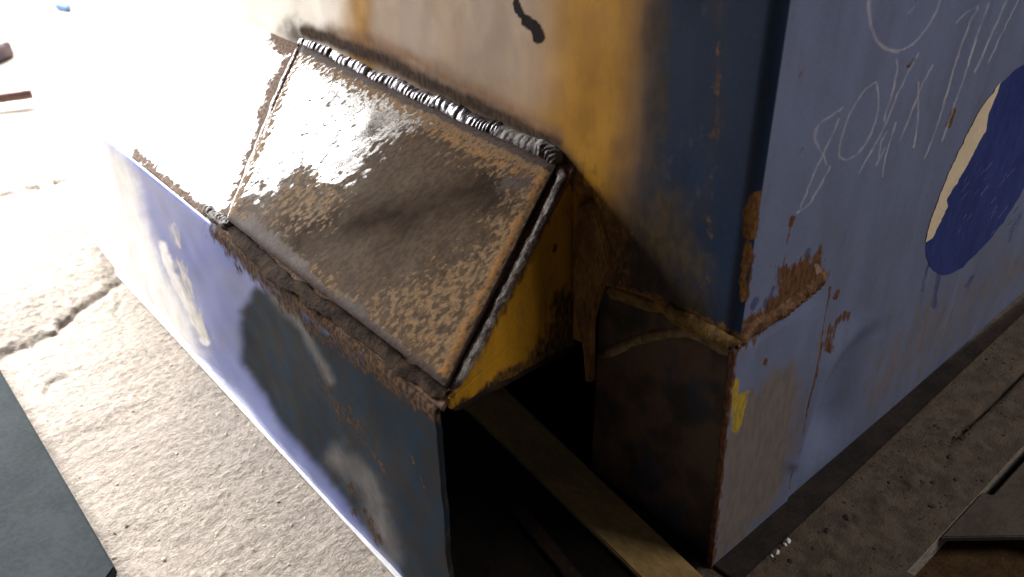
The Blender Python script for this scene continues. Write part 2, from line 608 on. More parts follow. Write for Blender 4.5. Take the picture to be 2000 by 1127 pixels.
# edge of the welded-in lower strip stands a little proud
seam = np.interp(PY, [540, 680, 790, 960, 1000], [1622, 1598, 1568, 1540, 1532])
P[..., 1] -= .0016 * sst(3, -3, PX - seam) * sst(560, 640, PY - 0.0 * PX) * sst(.205, .19, P[..., 2])
A = {
    'scuff': mx(poly(PX, PY, [(1380, 1125), (1415, 850), (1440, 770), (1500, 735), (1545, 705), (1560, 760), (1540, 850), (1520, 960), (1470, 1030)], 40, 16, 40),
                sst(120, 0, PY - (1110 - (PX - 1390) * .934) + 200) * 0,
                poly(PX, PY, [(1600, 640), (1578, 700), (1560, 800), (1575, 700), (1612, 650)], 12, 8, 20) * .8,
                poly(PX, PY, [(1690, 690), (1800, 560), (2060, 420), (2060, 520), (1700, 850), (1650, 800)], 90, 20, 60) * .52,
                line(PX, PY, [(1640, 440), (1700, 560), (1760, 620)], 30, 60) * .3),
    'rust': mx(poly(PX, PY, [(1425, 700), (1440, 655), (1462, 618), (1500, 602), (1518, 570), (1514, 522), (1545, 522), (1600, 488), (1613, 540), (1560, 590), (1500, 632), (1446, 680)], 22, 10, 22),
               line(PX, PY, [(1622, 560), (1598, 690), (1568, 800), (1540, 955)], 2.2, 2.2, 3, 20) * .9,
               line(PX, PY, [(1655, 610), (1630, 640), (1610, 680)], 8, 8, 8, 20) * .75,
               line(PX, PY, [(1637, 570), (1630, 582)], 4, 3), line(PX, PY, [(1863, 215), (1853, 245)], 5, 4) * .9,
               line(PX, PY, [(1785, 115), (1775, 130)], 4, 4) * .7, line(PX, PY, [(1492, 700), (1489, 708)], 4, 3),
               line(PX, PY, [(1548, 425), (1543, 440)], 5, 4) * .9, line(PX, PY, [(1545, 440), (1530, 515)], 2, 3, 3, 20) * .7,
               line(PX, PY, [(1430, 690), (1408, 880), (1385, 1115)], 6, 6, 4, 20) * .85,
               line(PX, PY, [(1570, 135), (1562, 150)], 4, 5) * .45, line(PX, PY, [(1568, 290), (1562, 300)], 4, 5) * .5,
               line(PX, PY, [(1476, 385), (1470, 420), (1466, 455)], 13, 8, 6, 16) * .9,
               line(PX, PY, [(1463, 500), (1456, 580)], 8, 7, 6, 16) * .8),
    'bare': mx(line(PX, PY, [(1475, 635), (1520, 612), (1560, 580), (1600, 548)], 9, 9, 8, 14) * .62,
               line(PX, PY, [(1595, 520), (1603, 545)], 6, 6, 4, 10) * .7),
    'yellow': mx(poly(PX, PY, [(1424, 742), (1434, 738), (1441, 768), (1460, 760), (1450, 795), (1434, 845), (1426, 838)], 9, 7, 14)),
    'dark': mx(line(PX, PY, [(1512, 560), (1500, 590)], 3, 3), line(PX, PY, [(1575, 500), (1580, 488)], 4, 4),
               line(PX, PY, [(1478, 585), (1470, 600)], 5, 4), line(PX, PY, [(1495, 585), (1492, 600)], 3, 3),
               line(PX, PY, [(1835, 530), (1825, 600)], 5, 6, 4, 12) * .8, line(PX, PY, [(1812, 520), (1800, 570)], 3, 4, 4, 12) * .7,
               line(PX, PY, [(1900, 540), (1888, 560)], 4, 4) * .8, line(PX, PY, [(1990, 420), (1970, 470)], 5, 8) * .55),
}
cv = lambda L: [(1300 + x * .37274, y * .37274) for x, y in L]
mm = .001
strokes = [
    (cv([(1066, -60), (1064, 20), (1066, 80), (1078, 150), (1110, 225), (1160, 262), (1215, 272)]), 5.2 * mm),
    (cv([(1160, 262), (1215, 270), (1270, 250), (1325, 205), (1380, 130), (1425, 50), (1450, -20)]), 2.4 * mm),
    (cv([(925, 565), (870, 608), (812, 640), (788, 680)]), 1.8 * mm),
    (cv([(788, 680), (782, 730), (800, 770)]), 4.5 * mm), (cv([(800, 770), (828, 820), (842, 862)]), 1.5 * mm),
    (cv([(910, 620), (880, 690), (830, 800), (790, 880), (750, 980), (705, 1090)]), 1.5 * mm),
    (cv([(690, 1115), (705, 1108), (740, 1085), (790, 1010), (830, 940), (860, 870)]), 1.5 * mm),
    (cv([(1105, 430), (1060, 455), (1000, 530), (960, 610), (930, 690), (910, 770), (910, 830)]), 1.6 * mm),
    (cv([(905, 800), (910, 835), (935, 850), (985, 830), (1040, 770), (1085, 690), (1110, 600), (1120, 500), (1105, 430)]), 2.2 * mm),
    (cv([(1210, 310), (1215, 370), (1190, 480), (1160, 570), (1145, 640)]), 2.0 * mm),
    (cv([(1325, 280), (1270, 380), (1200, 530), (1160, 640), (1110, 740), (1060, 820), (1015, 905)]), 1.8 * mm),
    (cv([(1165, 685), (1130, 740), (1120, 800), (1115, 830)]), 1.3 * mm),
    (cv([(1205, 640), (1165, 780), (1140, 870), (1135, 925)]), 1.8 * mm), (cv([(1150, 775), (1105, 865)]), 1.4 * mm),
    (cv([(1400, 340), (1340, 450), (1300, 560), (1260, 660), (1228, 740)]), 1.8 * mm),
    (cv([(1325, 430), (1322, 540), (1322, 640), (1300, 770)]), 1.8 * mm),
    (cv([(1610, 80), (1530, 290), (1480, 470), (1430, 640), (1385, 770), (1355, 830)]), 2.2 * mm),
    (cv([(1695, 20), (1650, 130), (1590, 320), (1540, 480), (1510, 560), (1450, 740)]), 2.0 * mm),
    (cv([(1640, 30), (1570, 70), (1525, 120)]), 1.6 * mm), (cv([(1790, 0), (1720, 150), (1660, 290), (1620, 380)]), 2.2 * mm),
    (cv([(1640, 40), (1590, 120)]), 1.4 * mm), (cv([(1850, 0), (1760, 180), (1690, 330)]), 1.2 * mm),
    (cv([(1300, 40), (1265, 75)]), 1.0 * mm)]
scr = np.zeros(PX.shape)
lx, ly = PX + 3 * (fbm(PX / 14, PY / 14, 2) - .5), PY + 3 * (fbm(PX / 14 + 9, PY / 14, 2) - .5)
for pts, wd in strokes:
    q_ = np.array([(x, y, 0) for x, y in pts], float)
    q_, _l = resample(q_, 24)
    for _ in range(3):
        q_[1:-1] = (q_[:-2] + 2 * q_[1:-1] + q_[2:]) / 4
    x0, x1, y0, y1 = q_[:, 0].min() - 20, q_[:, 0].max() + 20, q_[:, 1].min() - 20, q_[:, 1].max() + 20
    b_ = (lx > x0) & (lx < x1) & (ly > y0) & (ly < y1)
    h_ = wd / mm * 1.05
    scr[b_] = np.maximum(scr[b_], (1 - sst(h_ * .35, h_ * .8 + 1.6, seg_dist(lx[b_], ly[b_], [tuple(a[:2]) for a in q_]))) * (.72 if wd > 4 * mm else .9) * .74 * (.45 + .75 * fbm(PX[b_] / 22, PY[b_] / 30, 2)))
A['chalk'] = scr
M_SIDE = layered('blue_paint', (.165, .197, .315), .40, 0.0, [
    ('scuff', (.215, .175, .155), (.16, .14, .135), 90, .7, .3, .55, 0),
    ('yellow', (.50, .36, .03), (.33, .23, .05), 160, .6, .18, .5, 0),
    ('dark', (.06, .075, .19), (.085, .10, .22), 150, .8, .3, .5, 0),
    ('rust', (.085, .042, .026), (.165, .082, .042), 210, .95, .16, .88, 0),
    ('chalk', (.40, .39, .46), (.52, .50, .55), 260, .35, .48, .7, 0, .2),
    ('bare', (.55, .45, .38), (.35, .24, .17), 160, .25, .15, .45, .4),
], (220, .22, .0005), .10, (1, 1, .3), .25)
side = sheet('side_plate', P, M_SIDE, mach, A, .004, flip=True)

# rusty lip of the torn weld at the corner
M_RUSTBEAD = plain('rusty_weld', (.085, .04, .022), (.24, .135, .075), .8, .1, 150, (420, .9, .0016))
M_LIP = plain('rusty_lip', (.075, .045, .018), (.19, .115, .035), .75, 0, 110, (380, .8, .0014))
bead('torn_weld', [on_side(*p) - Y_ * .0004 for p in ((1436, 672), (1470, 640), (1520, 612), (1570, 574), (1612, 536))], -Y_, .0105, .0034, M_RUSTBEAD, mach, .004, .55, 3, .5)
bead('wall_lip', [on_wall(*p) for p in ((1300, 612), (1340, 625), (1390, 650), (1428, 668))] + [on_side(1440, 672)], (-1, -.4, -.2), .0125, .0045, M_LIP, mach, .02, .2, 5, .35)
bead('wall_lip', [on_wall(*p) + X_ * .004 for p in ((1178, 575), (1230, 590), (1300, 612))], (-1, 0, -.4), .010, .003, M_LIP, mach, .02, .2, 6, .5)

# recessed inner plate below the wall
UI = .3640
M_INNER = plain('shade_black_steel', (.003, .0025, .0025), (.010, .007, .005), .62, .0, 22, (300, .4, .0008))  # near-black so that the cavity's shade is in the colour
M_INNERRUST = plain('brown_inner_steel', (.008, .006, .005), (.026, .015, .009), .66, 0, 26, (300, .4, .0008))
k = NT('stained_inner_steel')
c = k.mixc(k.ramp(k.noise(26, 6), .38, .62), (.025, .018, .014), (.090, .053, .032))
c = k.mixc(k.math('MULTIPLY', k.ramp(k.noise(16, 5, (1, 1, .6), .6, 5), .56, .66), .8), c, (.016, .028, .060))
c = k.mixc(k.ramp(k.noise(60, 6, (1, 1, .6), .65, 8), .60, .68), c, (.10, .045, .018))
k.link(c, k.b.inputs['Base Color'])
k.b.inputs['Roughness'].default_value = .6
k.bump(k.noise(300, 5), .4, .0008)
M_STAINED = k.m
on_inner = lambda x, y: at(x, y, X_, (UI, 0, 0))
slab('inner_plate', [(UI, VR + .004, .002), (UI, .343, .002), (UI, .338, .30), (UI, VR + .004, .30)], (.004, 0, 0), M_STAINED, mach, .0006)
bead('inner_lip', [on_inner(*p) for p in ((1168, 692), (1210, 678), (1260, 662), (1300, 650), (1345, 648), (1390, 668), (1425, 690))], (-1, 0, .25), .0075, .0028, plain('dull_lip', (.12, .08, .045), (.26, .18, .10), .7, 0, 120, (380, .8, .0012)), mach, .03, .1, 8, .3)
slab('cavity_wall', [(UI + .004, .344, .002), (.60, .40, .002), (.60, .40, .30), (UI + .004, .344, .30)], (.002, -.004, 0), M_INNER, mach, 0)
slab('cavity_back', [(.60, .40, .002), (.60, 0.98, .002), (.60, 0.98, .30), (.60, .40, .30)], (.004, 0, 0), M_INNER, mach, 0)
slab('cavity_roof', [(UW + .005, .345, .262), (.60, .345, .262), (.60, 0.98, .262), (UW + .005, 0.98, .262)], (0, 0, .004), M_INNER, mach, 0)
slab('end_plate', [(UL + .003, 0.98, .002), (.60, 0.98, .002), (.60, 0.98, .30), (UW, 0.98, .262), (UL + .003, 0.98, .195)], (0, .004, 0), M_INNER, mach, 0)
slab('shade_sheet', [(UL + .004, .20, .0035), (.372, .228, .0035), (.60, .40, .0035), (.60, 0.98, .0035), (UL + .004, 0.98, .0035)], (0, 0, .002), M_INNER, mach, 0)  # dark sheet added to turn the shaded cavity floor black
slab('floor_rib', [tuple(on_floor(*p) + Z * .0055) for p in ((985, 1000), (1010, 985), (1125, 1127), (1180, 1200), (1130, 1200), (1090, 1127))], (0, 0, .004), M_INNERRUST, mach, .0008)

# rusty upright strip where the gusset met the wall
M_STRIP = plain('rusty_strip', (.10, .050, .020), (.24, .13, .045), .75, .1, 70, (350, .8, .0016), (1, 1, .35))
so = [(1136, 398), (1162, 388), (1180, 430), (1196, 500), (1190, 530), (1172, 560), (1164, 640), (1164, 742), (1150, 742), (1146, 680), (1132, 610), (1124, 540), (1128, 460)]
st = slab('rusty_strip', [on_wall(*p) - X_ * .0045 for p in so], (.005, 0, 0), M_STRIP, mach, .0012)

# dark strip along the side plate's foot, standing in for its shadow
M_SHADOW = plain('shadow_dark', (.016, .013, .012), (.034, .026, .021), .6, 0, 40, (300, .4, .0008))
rp = [on_floor(1395, 1112), on_floor(1468, 1127), on_floor(2000, 616)]
slab('shadow_strip', [(.362, .199, .0005), (.83, .2075, .0005), (2.3, .2075, .0005), (2.3, .225, .0005), (.362, .225, .0005)], (0, 0, .0028), M_SHADOW, mach, .0006)

# --- low front plate
vv = np.r_[np.linspace(.2945, .80, 420), np.linspace(.80, 0.98, 90)[1:]]
TR = .006
zz = np.r_[np.linspace(.0045, ZL - TR, 170)]
prof = [(UL, z) for z in zz] + [(UL + TR * (1 - math.cos(a)), ZL - TR + TR * math.sin(a)) for a in np.linspace(0, math.radians(90) - _a, 9)[1:]]
P = np.zeros((len(vv), len(prof), 3))
for j, (a, b) in enumerate(prof):
    P[:, j, 0], P[:, j, 1], P[:, j, 2] = a, vv, b
# ragged right-hand end, uneven sheet
e = np.interp(P[..., 2], [0, .03, .06, .09, .12, .2], [-.0035, -.003, .0005, .0015, -.0005, .0]) + (fbm(P[..., 2] / .02, P[..., 2] * 0, 3) - .5) * .003
P[..., 1] -= e * -1 * sst(.33, .2945, P[..., 1])
PX, PY = project(P)
bulge = poly(PX, PY, [(470, 575), (540, 600), (640, 750), (720, 880), (740, 1000), (640, 900), (520, 780), (460, 690)], 60)
P[..., 0] += (.0035 * bulge + (fbm(P[..., 1] / .09, P[..., 2] / .09, 3) - .5) * .004) * sst(ZL - .004, ZL - .02, P[..., 2])
onfold = (np.arange(len(prof)) >= len(zz) - 4)[None, :] * sst(405, 430, PX)
A = {
    'pale': mx(poly(PX, PY, [(100, 150), (258, 335), (285, 420), (300, 470), (345, 560), (378, 640), (396, 690), (340, 660), (0, 400)], 34, 10, 30),  # blown-out far end of the plate, painted in near-white
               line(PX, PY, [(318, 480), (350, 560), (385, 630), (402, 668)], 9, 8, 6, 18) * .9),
    'chip': mx(line(PX, PY, [(338, 440), (352, 480)], 6, 8, 5, 14) * .6, line(PX, PY, [(352, 515), (372, 580), (398, 655)], 10, 14, 8, 20) * .68),
    'heat_and_sheen': mx(line(PX, PY, [(405, 460), (470, 530), (560, 590), (640, 730)], 22, 32, 8, 40) * .9,
               line(PX, PY, [(455, 560), (440, 650), (500, 790), (600, 900)], 16, 24, 6, 40) * .75,  # light bands near the foot: floor reflection put into the colour
               poly(PX, PY, [(650, 880), (720, 900), (760, 1010), (740, 1040), (680, 960)], 40, 10, 40) * .7),
    'burnt': onfold * .8 + line(PX, PY, [(440, 465), (500, 535), (620, 645), (870, 820)], 12, 26, 8, 30) * .8 * (1 - onfold),
    'dark_end': poly(PX, PY, [(466, 610), (500, 562), (560, 580), (640, 655), (900, 830), (900, 1140), (790, 1140), (640, 930), (530, 808), (472, 715)], 20, 9, 50),  # broad dark low-gloss area over the plate's right end
    'tongue': mx(line(PX, PY, [(535, 580), (590, 640), (640, 745)], 8, 20, 6, 40) * .85, line(PX, PY, [(655, 890), (715, 950), (765, 1080)], 22, 36, 10, 40) * .8),  # lighter strips; the lower one paints in the floor's reflection
    'rust': mx(poly(PX, PY, [(612, 715), (650, 770), (700, 820), (740, 880), (750, 930), (700, 860), (640, 800)], 24, 12, 24) * .56,
               line(PX, PY, [(682, 945), (695, 1000)], 6, 12, 6, 20) * .58, line(PX, PY, [(712, 1000), (740, 1060)], 7, 12, 6, 20) * .58,
               line(PX, PY, [(800, 890), (830, 950)], 4, 6, 6, 20) * .55,
               line(PX, PY, [(415, 440), (500, 540), (620, 650), (870, 826)], 14, 18, 8, 24) * .70, onfold * .85,
               line(PX, PY, [(878, 840), (873, 940), (885, 1127)], 7, 8, 5, 20) * .8),
}
M_FRONT = layered('front_paint', (.10, .135, .36), .36, 0.0, [
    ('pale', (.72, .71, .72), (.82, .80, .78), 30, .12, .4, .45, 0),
    ('chip', (.50, .47, .40), (.62, .57, .5), 120, .9, .42, .5, 0),
    ('heat_and_sheen', (.30, .28, .29), (.24, .22, .22), 26, .12, .45, .42, 0, .3),
    ('burnt', (.017, .018, .021), (.008, .021, .038), 22, .06, .42, .55, 0, .06),
    ('dark_end', (.017, .018, .021), (.008, .021, .038), 22, .06, .42, .55, 0, .06),
    ('tongue', (.105, .10, .105), (.075, .07, .072), 40, .2, .4, .5, 0, .3),
    ('rust', (.030, .019, .014), (.105, .062, .036), 150, 1.1, .3, .85, 0),
], (220, .22, .0005), .10, (1, 1, .75), .12)
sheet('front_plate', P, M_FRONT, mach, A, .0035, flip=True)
# foot of the front plate, its lit rim put into a near-white colour
M_EDGE = plain('lit_rim', (.62, .62, .66), (.74, .74, .76), .35, .2, 60, (300, .2, .0004))
slab('bottom_edge', [(UL - .0022, .285, .0008), (UL - .0022, 0.98, .0008), (UL + .0035, 0.98, .0008), (UL + .0035, .285, .0008)], (0, 0, .0036), M_EDGE, mach, .0010)

# --- sloping plate
v_end = lambda t: np.interp(t, [0, 1], [on_slope(884, 778)[1], on_slope(1108, 338)[1]])
Ls = (UW - UL) / math.cos(_a)
t = np.linspace(TR * .35 / Ls, 1.0, 120)
s = np.r_[np.linspace(0, 1, 320)]
P = np.zeros((len(s), len(t), 3))
for j, tj in enumerate(t):
    ve = v_end(tj)
    y = ve + (0.98 - ve) * s ** 1.35
    P[:, j] = PS + US * (tj * Ls)
    P[:, j, 1] = y
P += NS * ((fbm(P[..., 1] / .05, P[..., 0] / .05, 3) - .5) * .0012)[..., None]
PX, PY = project(P)
A = {
    'rust': mx(line(PX, PY, [(598, 85), (545, 160), (448, 430)], 17, 20, 10, 24),
               line(PX, PY, [(600, 80), (560, 75)], 34, 22, 10, 20) * .95, line(PX, PY, [(440, 430), (877, 768)], 24, 10),
              line(PX, PY, [(1100, 330), (880, 775)], 34, 10),
               line(PX, PY, [(262, 300), (330, 360), (430, 440)], 13, 12, 8, 16) * .8,
               poly(PX, PY, [(415, 430), (470, 440), (620, 580), (870, 780), (890, 840), (620, 665), (500, 545)], 12, 6, 20)),
    'tan': mx(line(PX, PY, [(640, 655), (700, 695), (780, 760), (860, 822)], 10, 10, 6, 16) * .95, line(PX, PY, [(500, 535), (640, 650)], 7, 12, 6, 16) * .6),
}
M_SLOPE = layered('bare_steel_plate', (.58, .57, .56), .34, .55, [
    ('rust', (.055, .032, .024), (.13, .078, .048), 200, .8, .2, .75, 0),
    ('tan', (.20, .135, .08), (.14, .09, .05), 200, .7, .2, .6, .1),
], (260, .25, .0005), .08)
sheet('sloping_plate', P, M_SLOPE, mach, A, .0035, flip=True)

# --- welded repair patch on the sloping plate
q = [on_slope(x, y) for x, y in ((596, 96), (1090, 334), (877, 763), (452, 436))]
n, kk = 300, 300
a_, b_ = np.meshgrid(np.linspace(0, 1, n), np.linspace(0, 1, kk), indexing='ij')
P = ((1 - a_) * (1 - b_))[..., None] * q[0] + (a_ * (1 - b_))[..., None] * q[1] + (a_ * b_)[..., None] * q[2] + ((1 - a_) * b_)[..., None] * q[3]
edge = np.minimum(np.minimum(a_, 1 - a_), np.minimum(b_, 1 - b_))
P = P + NS * (.0024 - .0012 * np.exp(-(edge / .012) ** 2) + (fbm(a_ * 3.2, b_ * 2.2, 3) - .5) * .0022 + .0016 * np.sin(b_ * 2.6 + .2))[..., None]
PX, PY = project(P)
da, db, dr, dl = (seg_dist(PX, PY, [(596, 96), (1090, 334)]), seg_dist(PX, PY, [(452, 436), (877, 763)]),
                  seg_dist(PX, PY, [(1090, 334), (877, 763)]), seg_dist(PX, PY, [(596, 96), (452, 436)]))
A = {
    'brown': poly(PX, PY, [(1150, 210), (930, 235), (800, 262), (735, 300), (700, 345), (650, 372), (600, 350), (545, 380), (480, 395), (420, 440), (870, 820), (1150, 600)], 70, 16, 40) * 1.45,
    'scorch': mx(line(PX, PY, [(600, 450), (740, 440), (860, 400), (960, 370)], 36, 90, 12, 50) * .95, line(PX, PY, [(520, 470), (640, 590)], 10, 40, 10, 40) * .8),
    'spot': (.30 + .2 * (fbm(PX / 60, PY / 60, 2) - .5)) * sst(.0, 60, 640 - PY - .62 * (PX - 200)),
    'tan': np.clip(mx(np.exp(-(da / np.interp(PX, [560, 760, 900], [34, 48, 64])) ** 2) * .86, np.exp(-(dr / 70) ** 2) * .70, np.exp(-(db / 40) ** 2) * .56, np.exp(-(dl / 10) ** 2) * .7,
                      poly(PX, PY, [(800, 540), (980, 470), (930, 640), (860, 740), (700, 620)], 60, 20, 50) * .55,
                      poly(PX, PY, [(500, 400), (600, 330), (700, 350), (640, 450), (560, 470)], 40, 20, 40) * .52), 0, 1),
    'orange': mx(np.exp(-((dr - 22) / 10) ** 2) * .62, np.exp(-((da - 40) / 14) ** 2) * .50 * sst(760, 900, PX)),
    'scale': mx(np.exp(-(da / 16) ** 2), np.exp(-(dr / 12) ** 2) * .9, np.exp(-(db / 17) ** 2), line(PX, PY, [(500, 450), (640, 590), (700, 620)], 24, 22, 10, 30) * .8,
                poly(PX, PY, [(980, 330), (1060, 340), (1040, 400), (960, 380)], 40, 10, 30) * .7),
}
M_PATCH = layered('patch_steel', (.062, .046, .034), .13, .0, [
    ('brown', (.031, .019, .011), (.058, .035, .018), 120, 1.25, .24, .6, 0, .02),
    ('scorch', (.020, .015, .012), (.034, .025, .019), 40, .5, .45, .7, 0, .0),
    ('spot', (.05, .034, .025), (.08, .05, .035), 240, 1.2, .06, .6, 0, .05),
    ('tan', (.150, .090, .042), (.085, .052, .027), 230, 1.3, .16, .78, .0),
    ('orange', (.22, .105, .032), (.15, .075, .027), 170, .7, .15, .8, 0),
    ('scale', (.022, .014, .012), (.045, .028, .022), 170, .7, .14, .65, .0),
], (260, .05, .0003), .18, (.7, 1.15, 1), .3, .95)
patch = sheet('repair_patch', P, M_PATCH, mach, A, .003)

# weld beads round the patch
M_SHINY = plain('bright_weld', (.022, .018, .020), (.14, .13, .14), .27, .75, 90, (200, .2, .0006))
M_SLAG = plain('grey_slag_weld', (.022, .016, .016), (.125, .112, .105), .55, .15, 120, (420, .7, .0012))
M_SLAG2 = plain('seam_weld', (.035, .024, .022), (.17, .15, .14), .55, .1, 90, (420, .5, .0009), (1, 1, 1), .42, .66, .1)
M_DARKWELD = plain('dark_weld', (.009, .006, .005), (.040, .026, .018), .8, .0, 120, (420, .6, .0012), (1, 1, 1), .4, .6, .02)
M_RUSTWELD = plain('brown_weld', (.035, .02, .016), (.13, .08, .06), .38, .3, 130, (420, .7, .0012))
up_n = NS * .8 - X_ * .45
bead('weld_bead', [on_slope(*p) + NS * .002 for p in ((590, 82), (640, 108), (720, 148), (800, 188), (880, 222), (940, 248), (985, 267))], up_n, .0160, .0050, M_SHINY, mach, .0058, .30, 11, .16)
bead('weld_bead', [on_slope(*p) + NS * .002 for p in ((965, 258), (1000, 273), (1040, 290), (1084, 306))], up_n, .0145, .0044, M_SLAG, mach, .0066, .14, 31, .30)
bead('weld_bead', [on_slope(*p) + NS * .002 for p in ((1092, 325), (1098, 350), (1068, 415), (1028, 495), (986, 580), (947, 656), (904, 735), (884, 768))], NS, .0068, .0016, M_SLAG2, mach, .007, .10, 12, .6)
bead('weld_bead', [on_slope(*p) + NS * .0015 for p in ((438, 428), (500, 500), (560, 548), (620, 592), (700, 645), (780, 712), (872, 772))], NS, .0105, .0006, M_DARKWELD, mach, .0055, .16, 13, .6)
bead('weld_bead', [on_slope(*p) + NS * .0015 for p in ((584, 96), (556, 160), (524, 240), (494, 318), (468, 384), (446, 440))], NS, .0060, .0022, M_RUSTWELD, mach, .0042, .14, 14, .5)
bead('weld_bead', [on_slope(*p) + NS * .0012 for p in ((596, 92), (568, 160), (535, 240), (505, 320), (480, 384), (456, 440))], NS, .0040, .0018, M_RUSTWELD, mach, .004, .14, 15, .5)
bead('weld_bead', [on_slope(*p) + NS * .001 for p in ((572, 58), (600, 76), (606, 96))], NS, .016, .004, M_SLAG, mach, .005, .5, 16, .6)
bead('weld_bead', [on_slope(*p) + NS * .001 for p in ((405, 405), (425, 425), (445, 438), (462, 436))], NS, .010, .0035, M_SLAG, mach, .005, .5, 17, .6)
bead('weld_bead', [on_slope(*p) + NS * .001 for p in ((1050, 288), (1078, 304), (1090, 330))], up_n, .014, .006, M_SLAG, mach, .005, .6, 18, .7)
# --- yellow gusset closing the end of the slope
gA, gB, gD = on_slope(884, 778), on_slope(1110, 340), on_wall(1120, 672)
gn = np.cross(gB - gA, gD - gA)
gn /= np.linalg.norm(gn)
if gn[1] > 0:
    gn = -gn
on_g = lambda x, y: at(x, y, gn, gA)
go = [(884, 778), (1108, 346), (1130, 398), (1136, 480), (1132, 560), (1120, 610), (1124, 676), (1060, 706), (1000, 740), (950, 762), (905, 792), (884, 800)]
pt = [on_g(*p) for p in go]
c0 = np.mean(pt, 0)
# fan grid from outline for paint wear
rings = np.linspace(0, 1, 60)
ol, _ = resample(np.array(pt + [pt[0]]), 260)
P = np.zeros((len(ol), len(rings), 3))
for j, r in enumerate(rings):
    P[:, j] = c0 + (ol - c0) * max(r, .002)
P += gn * ((fbm(P[..., 0] / .03, P[..., 2] / .03, 3) - .5) * .0012)[..., None]
PX, PY = project(P)
A = {
    'rust': mx(poly(PX, PY, [(1085, 560), (1130, 560), (1140, 700), (1000, 745), (1060, 660)], 34, 14, 30) * .95,
               line(PX, PY, [(905, 790), (1000, 730), (1060, 700)], 12, 14, 10, 22) * .9,
               line(PX, PY, [(1128, 400), (1132, 520), (1118, 600)], 9, 9, 6, 20) * .85,
               line(PX, PY, [(880, 775), (980, 610), (1090, 380)], 8, 8, 5, 20) * .75,
               line(PX, PY, [(1085, 480), (1083, 490)], 4, 3)),
}
M_GUS = layered('yellow_paint', (.33, .165, .012), .38, 0.0, [
    ('rust', (.030, .018, .011), (.12, .062, .018), 150, .8, .3, .8, 0)], (240, .25, .0006), .18, (1, 1, .5), .75, .15)
sheet('gusset', P, M_GUS, mach, A, .003, flip=False)
bead('gusset_edge', [on_g(*p) + gn * .0005 for p in ((884, 800), (905, 792), (950, 764), (1000, 741), (1060, 707), (1122, 678))], gn, .0035, .0012, M_INNERRUST, mach, .01, .3, 21, .8)

# --- flat print and scratches on the side plate
M_DECALBLUE = plain('blue_decal_print', (.020, .036, .17), (.034, .056, .23), .42, 0, 40, (300, .1, .0003), (1, 1, .3))
M_DECALCREAM = plain('cream_decal_print', (.72, .58, .40), (.80, .66, .47), .5, 0, 30, (300, .1, .0003))
lift = -Y_


def decal(name, pts, mat, off):
    q_, _l = resample(np.array([(x, y, 0) for x, y in list(pts) + [pts[0]]], float), 160)
    jx, jy = 5 * (fbm(q_[:, 0] / 14, q_[:, 1] / 14, 3) - .5), 5 * (fbm(q_[:, 0] / 14 + 7, q_[:, 1] / 14, 3) - .5)
    V = [on_side(a + c_, b + d_) + lift * (off + .0003) for (a, b, _z), c_, d_ in zip(q_[:-1], jx, jy)]
    me = bpy.data.meshes.new(name)
    tri = tessellate_polygon([[Vector(v) for v in V]])
    me.from_pydata([tuple(v) for v in V], [], [tuple(t_) for t_ in tri])
    me.update()
    me.materials.append(mat)
    o = bpy.data.objects.new(name, me)
    COL.objects.link(o)
    o.parent = side
    return o


dp = [(1957, 160), (1985, 135), (2060, 80), (2060, 250), (2012, 345), (1988, 388), (1962, 430), (1930, 470), (1905, 497), (1880, 522), (1860, 533), (1842, 536), (1826, 531), (1814, 518), (1809, 496), (1808, 474), (1826, 430), (1843, 390), (1862, 345), (1896, 278), (1918, 235), (1938, 195)]
decal('blue_emblem', dp, M_DECALBLUE, 0)
decal('cream_emblem_edge', [(1955, 158), (1942, 192), (1930, 223), (1924, 256), (1906, 289), (1888, 322), (1869, 356), (1847, 387), (1850, 404), (1834, 434), (1824, 456), (1815, 468), (1806, 474), (1811, 452), (1819, 426), (1834, 382), (1854, 334), (1884, 269), (1915, 213)], M_DECALCREAM, .00025)
zs = [(455 + random.uniform(0, 0), 0)]
strokes2 = []
for i in range(26):
    x = random.uniform(1860, 1985)
    y = random.uniform(330, 480)
    if y > 600 - (x - 1800) * 1.0 + 40 or (x - 1850) * 1.75 < 380 - y:
        continue
    l = random.uniform(8, 26)
    strokes2.append(([(x, y), (x + l * .45, y - l * .6), (x + l * .8, y - l)], random.uniform(.6, 1.3) * mm))
V, F = ribbon_mesh(strokes2, lambda x, y: on_side(x, y) + lift * .0004, None, lift)
mesh_obj('emblem_scratches', V, F, plain('faint_scratch', (.13, .14, .32), (.22, .22, .40), .6, 0, 300), side, False, None, 'stuff')

# ------------------------------------------------------------------ things on the floor
# flat bar lying in the opening
M_BAR = plain('ochre_bar_paint', (.23, .155, .066), (.36, .25, .105), .5, .1, 30, (260, .4, .0008), (1, .4, 1))
b0 = [(.3335, .476), (.3745, .464), (.3440, .218), (.3350, .150), (.297, .150), (.3110, .240)]
bar = slab('flat_bar', [(x + 0.0, y, .0060) for x, y in b0], (0, 0, .005), M_BAR, None, .0009)
tag(bar, 'dull ochre flat steel bar lying across the dark opening in the machine base', 'steel bar')

M_DARKPL = plain('dark_sheet_paint', (.022, .028, .031), (.034, .041, .045), 1.0, 0, 30, (300, .3, .0006))
dpz = .012
Pd = [at(x, y, Z, (0, 0, dpz)) for x, y in ((224, 1106), (0, 722), (-260, 276), (-700, 700), (-200, 1300), (130, 1240))]
dk = slab('dark_plate', [(p[0], p[1], 0.0025) for p in Pd], (0, 0, dpz - .0025), M_DARKPL, None, .0012)
tag(dk, 'dark blue grey steel plate lying on the pale concrete floor', 'plate')

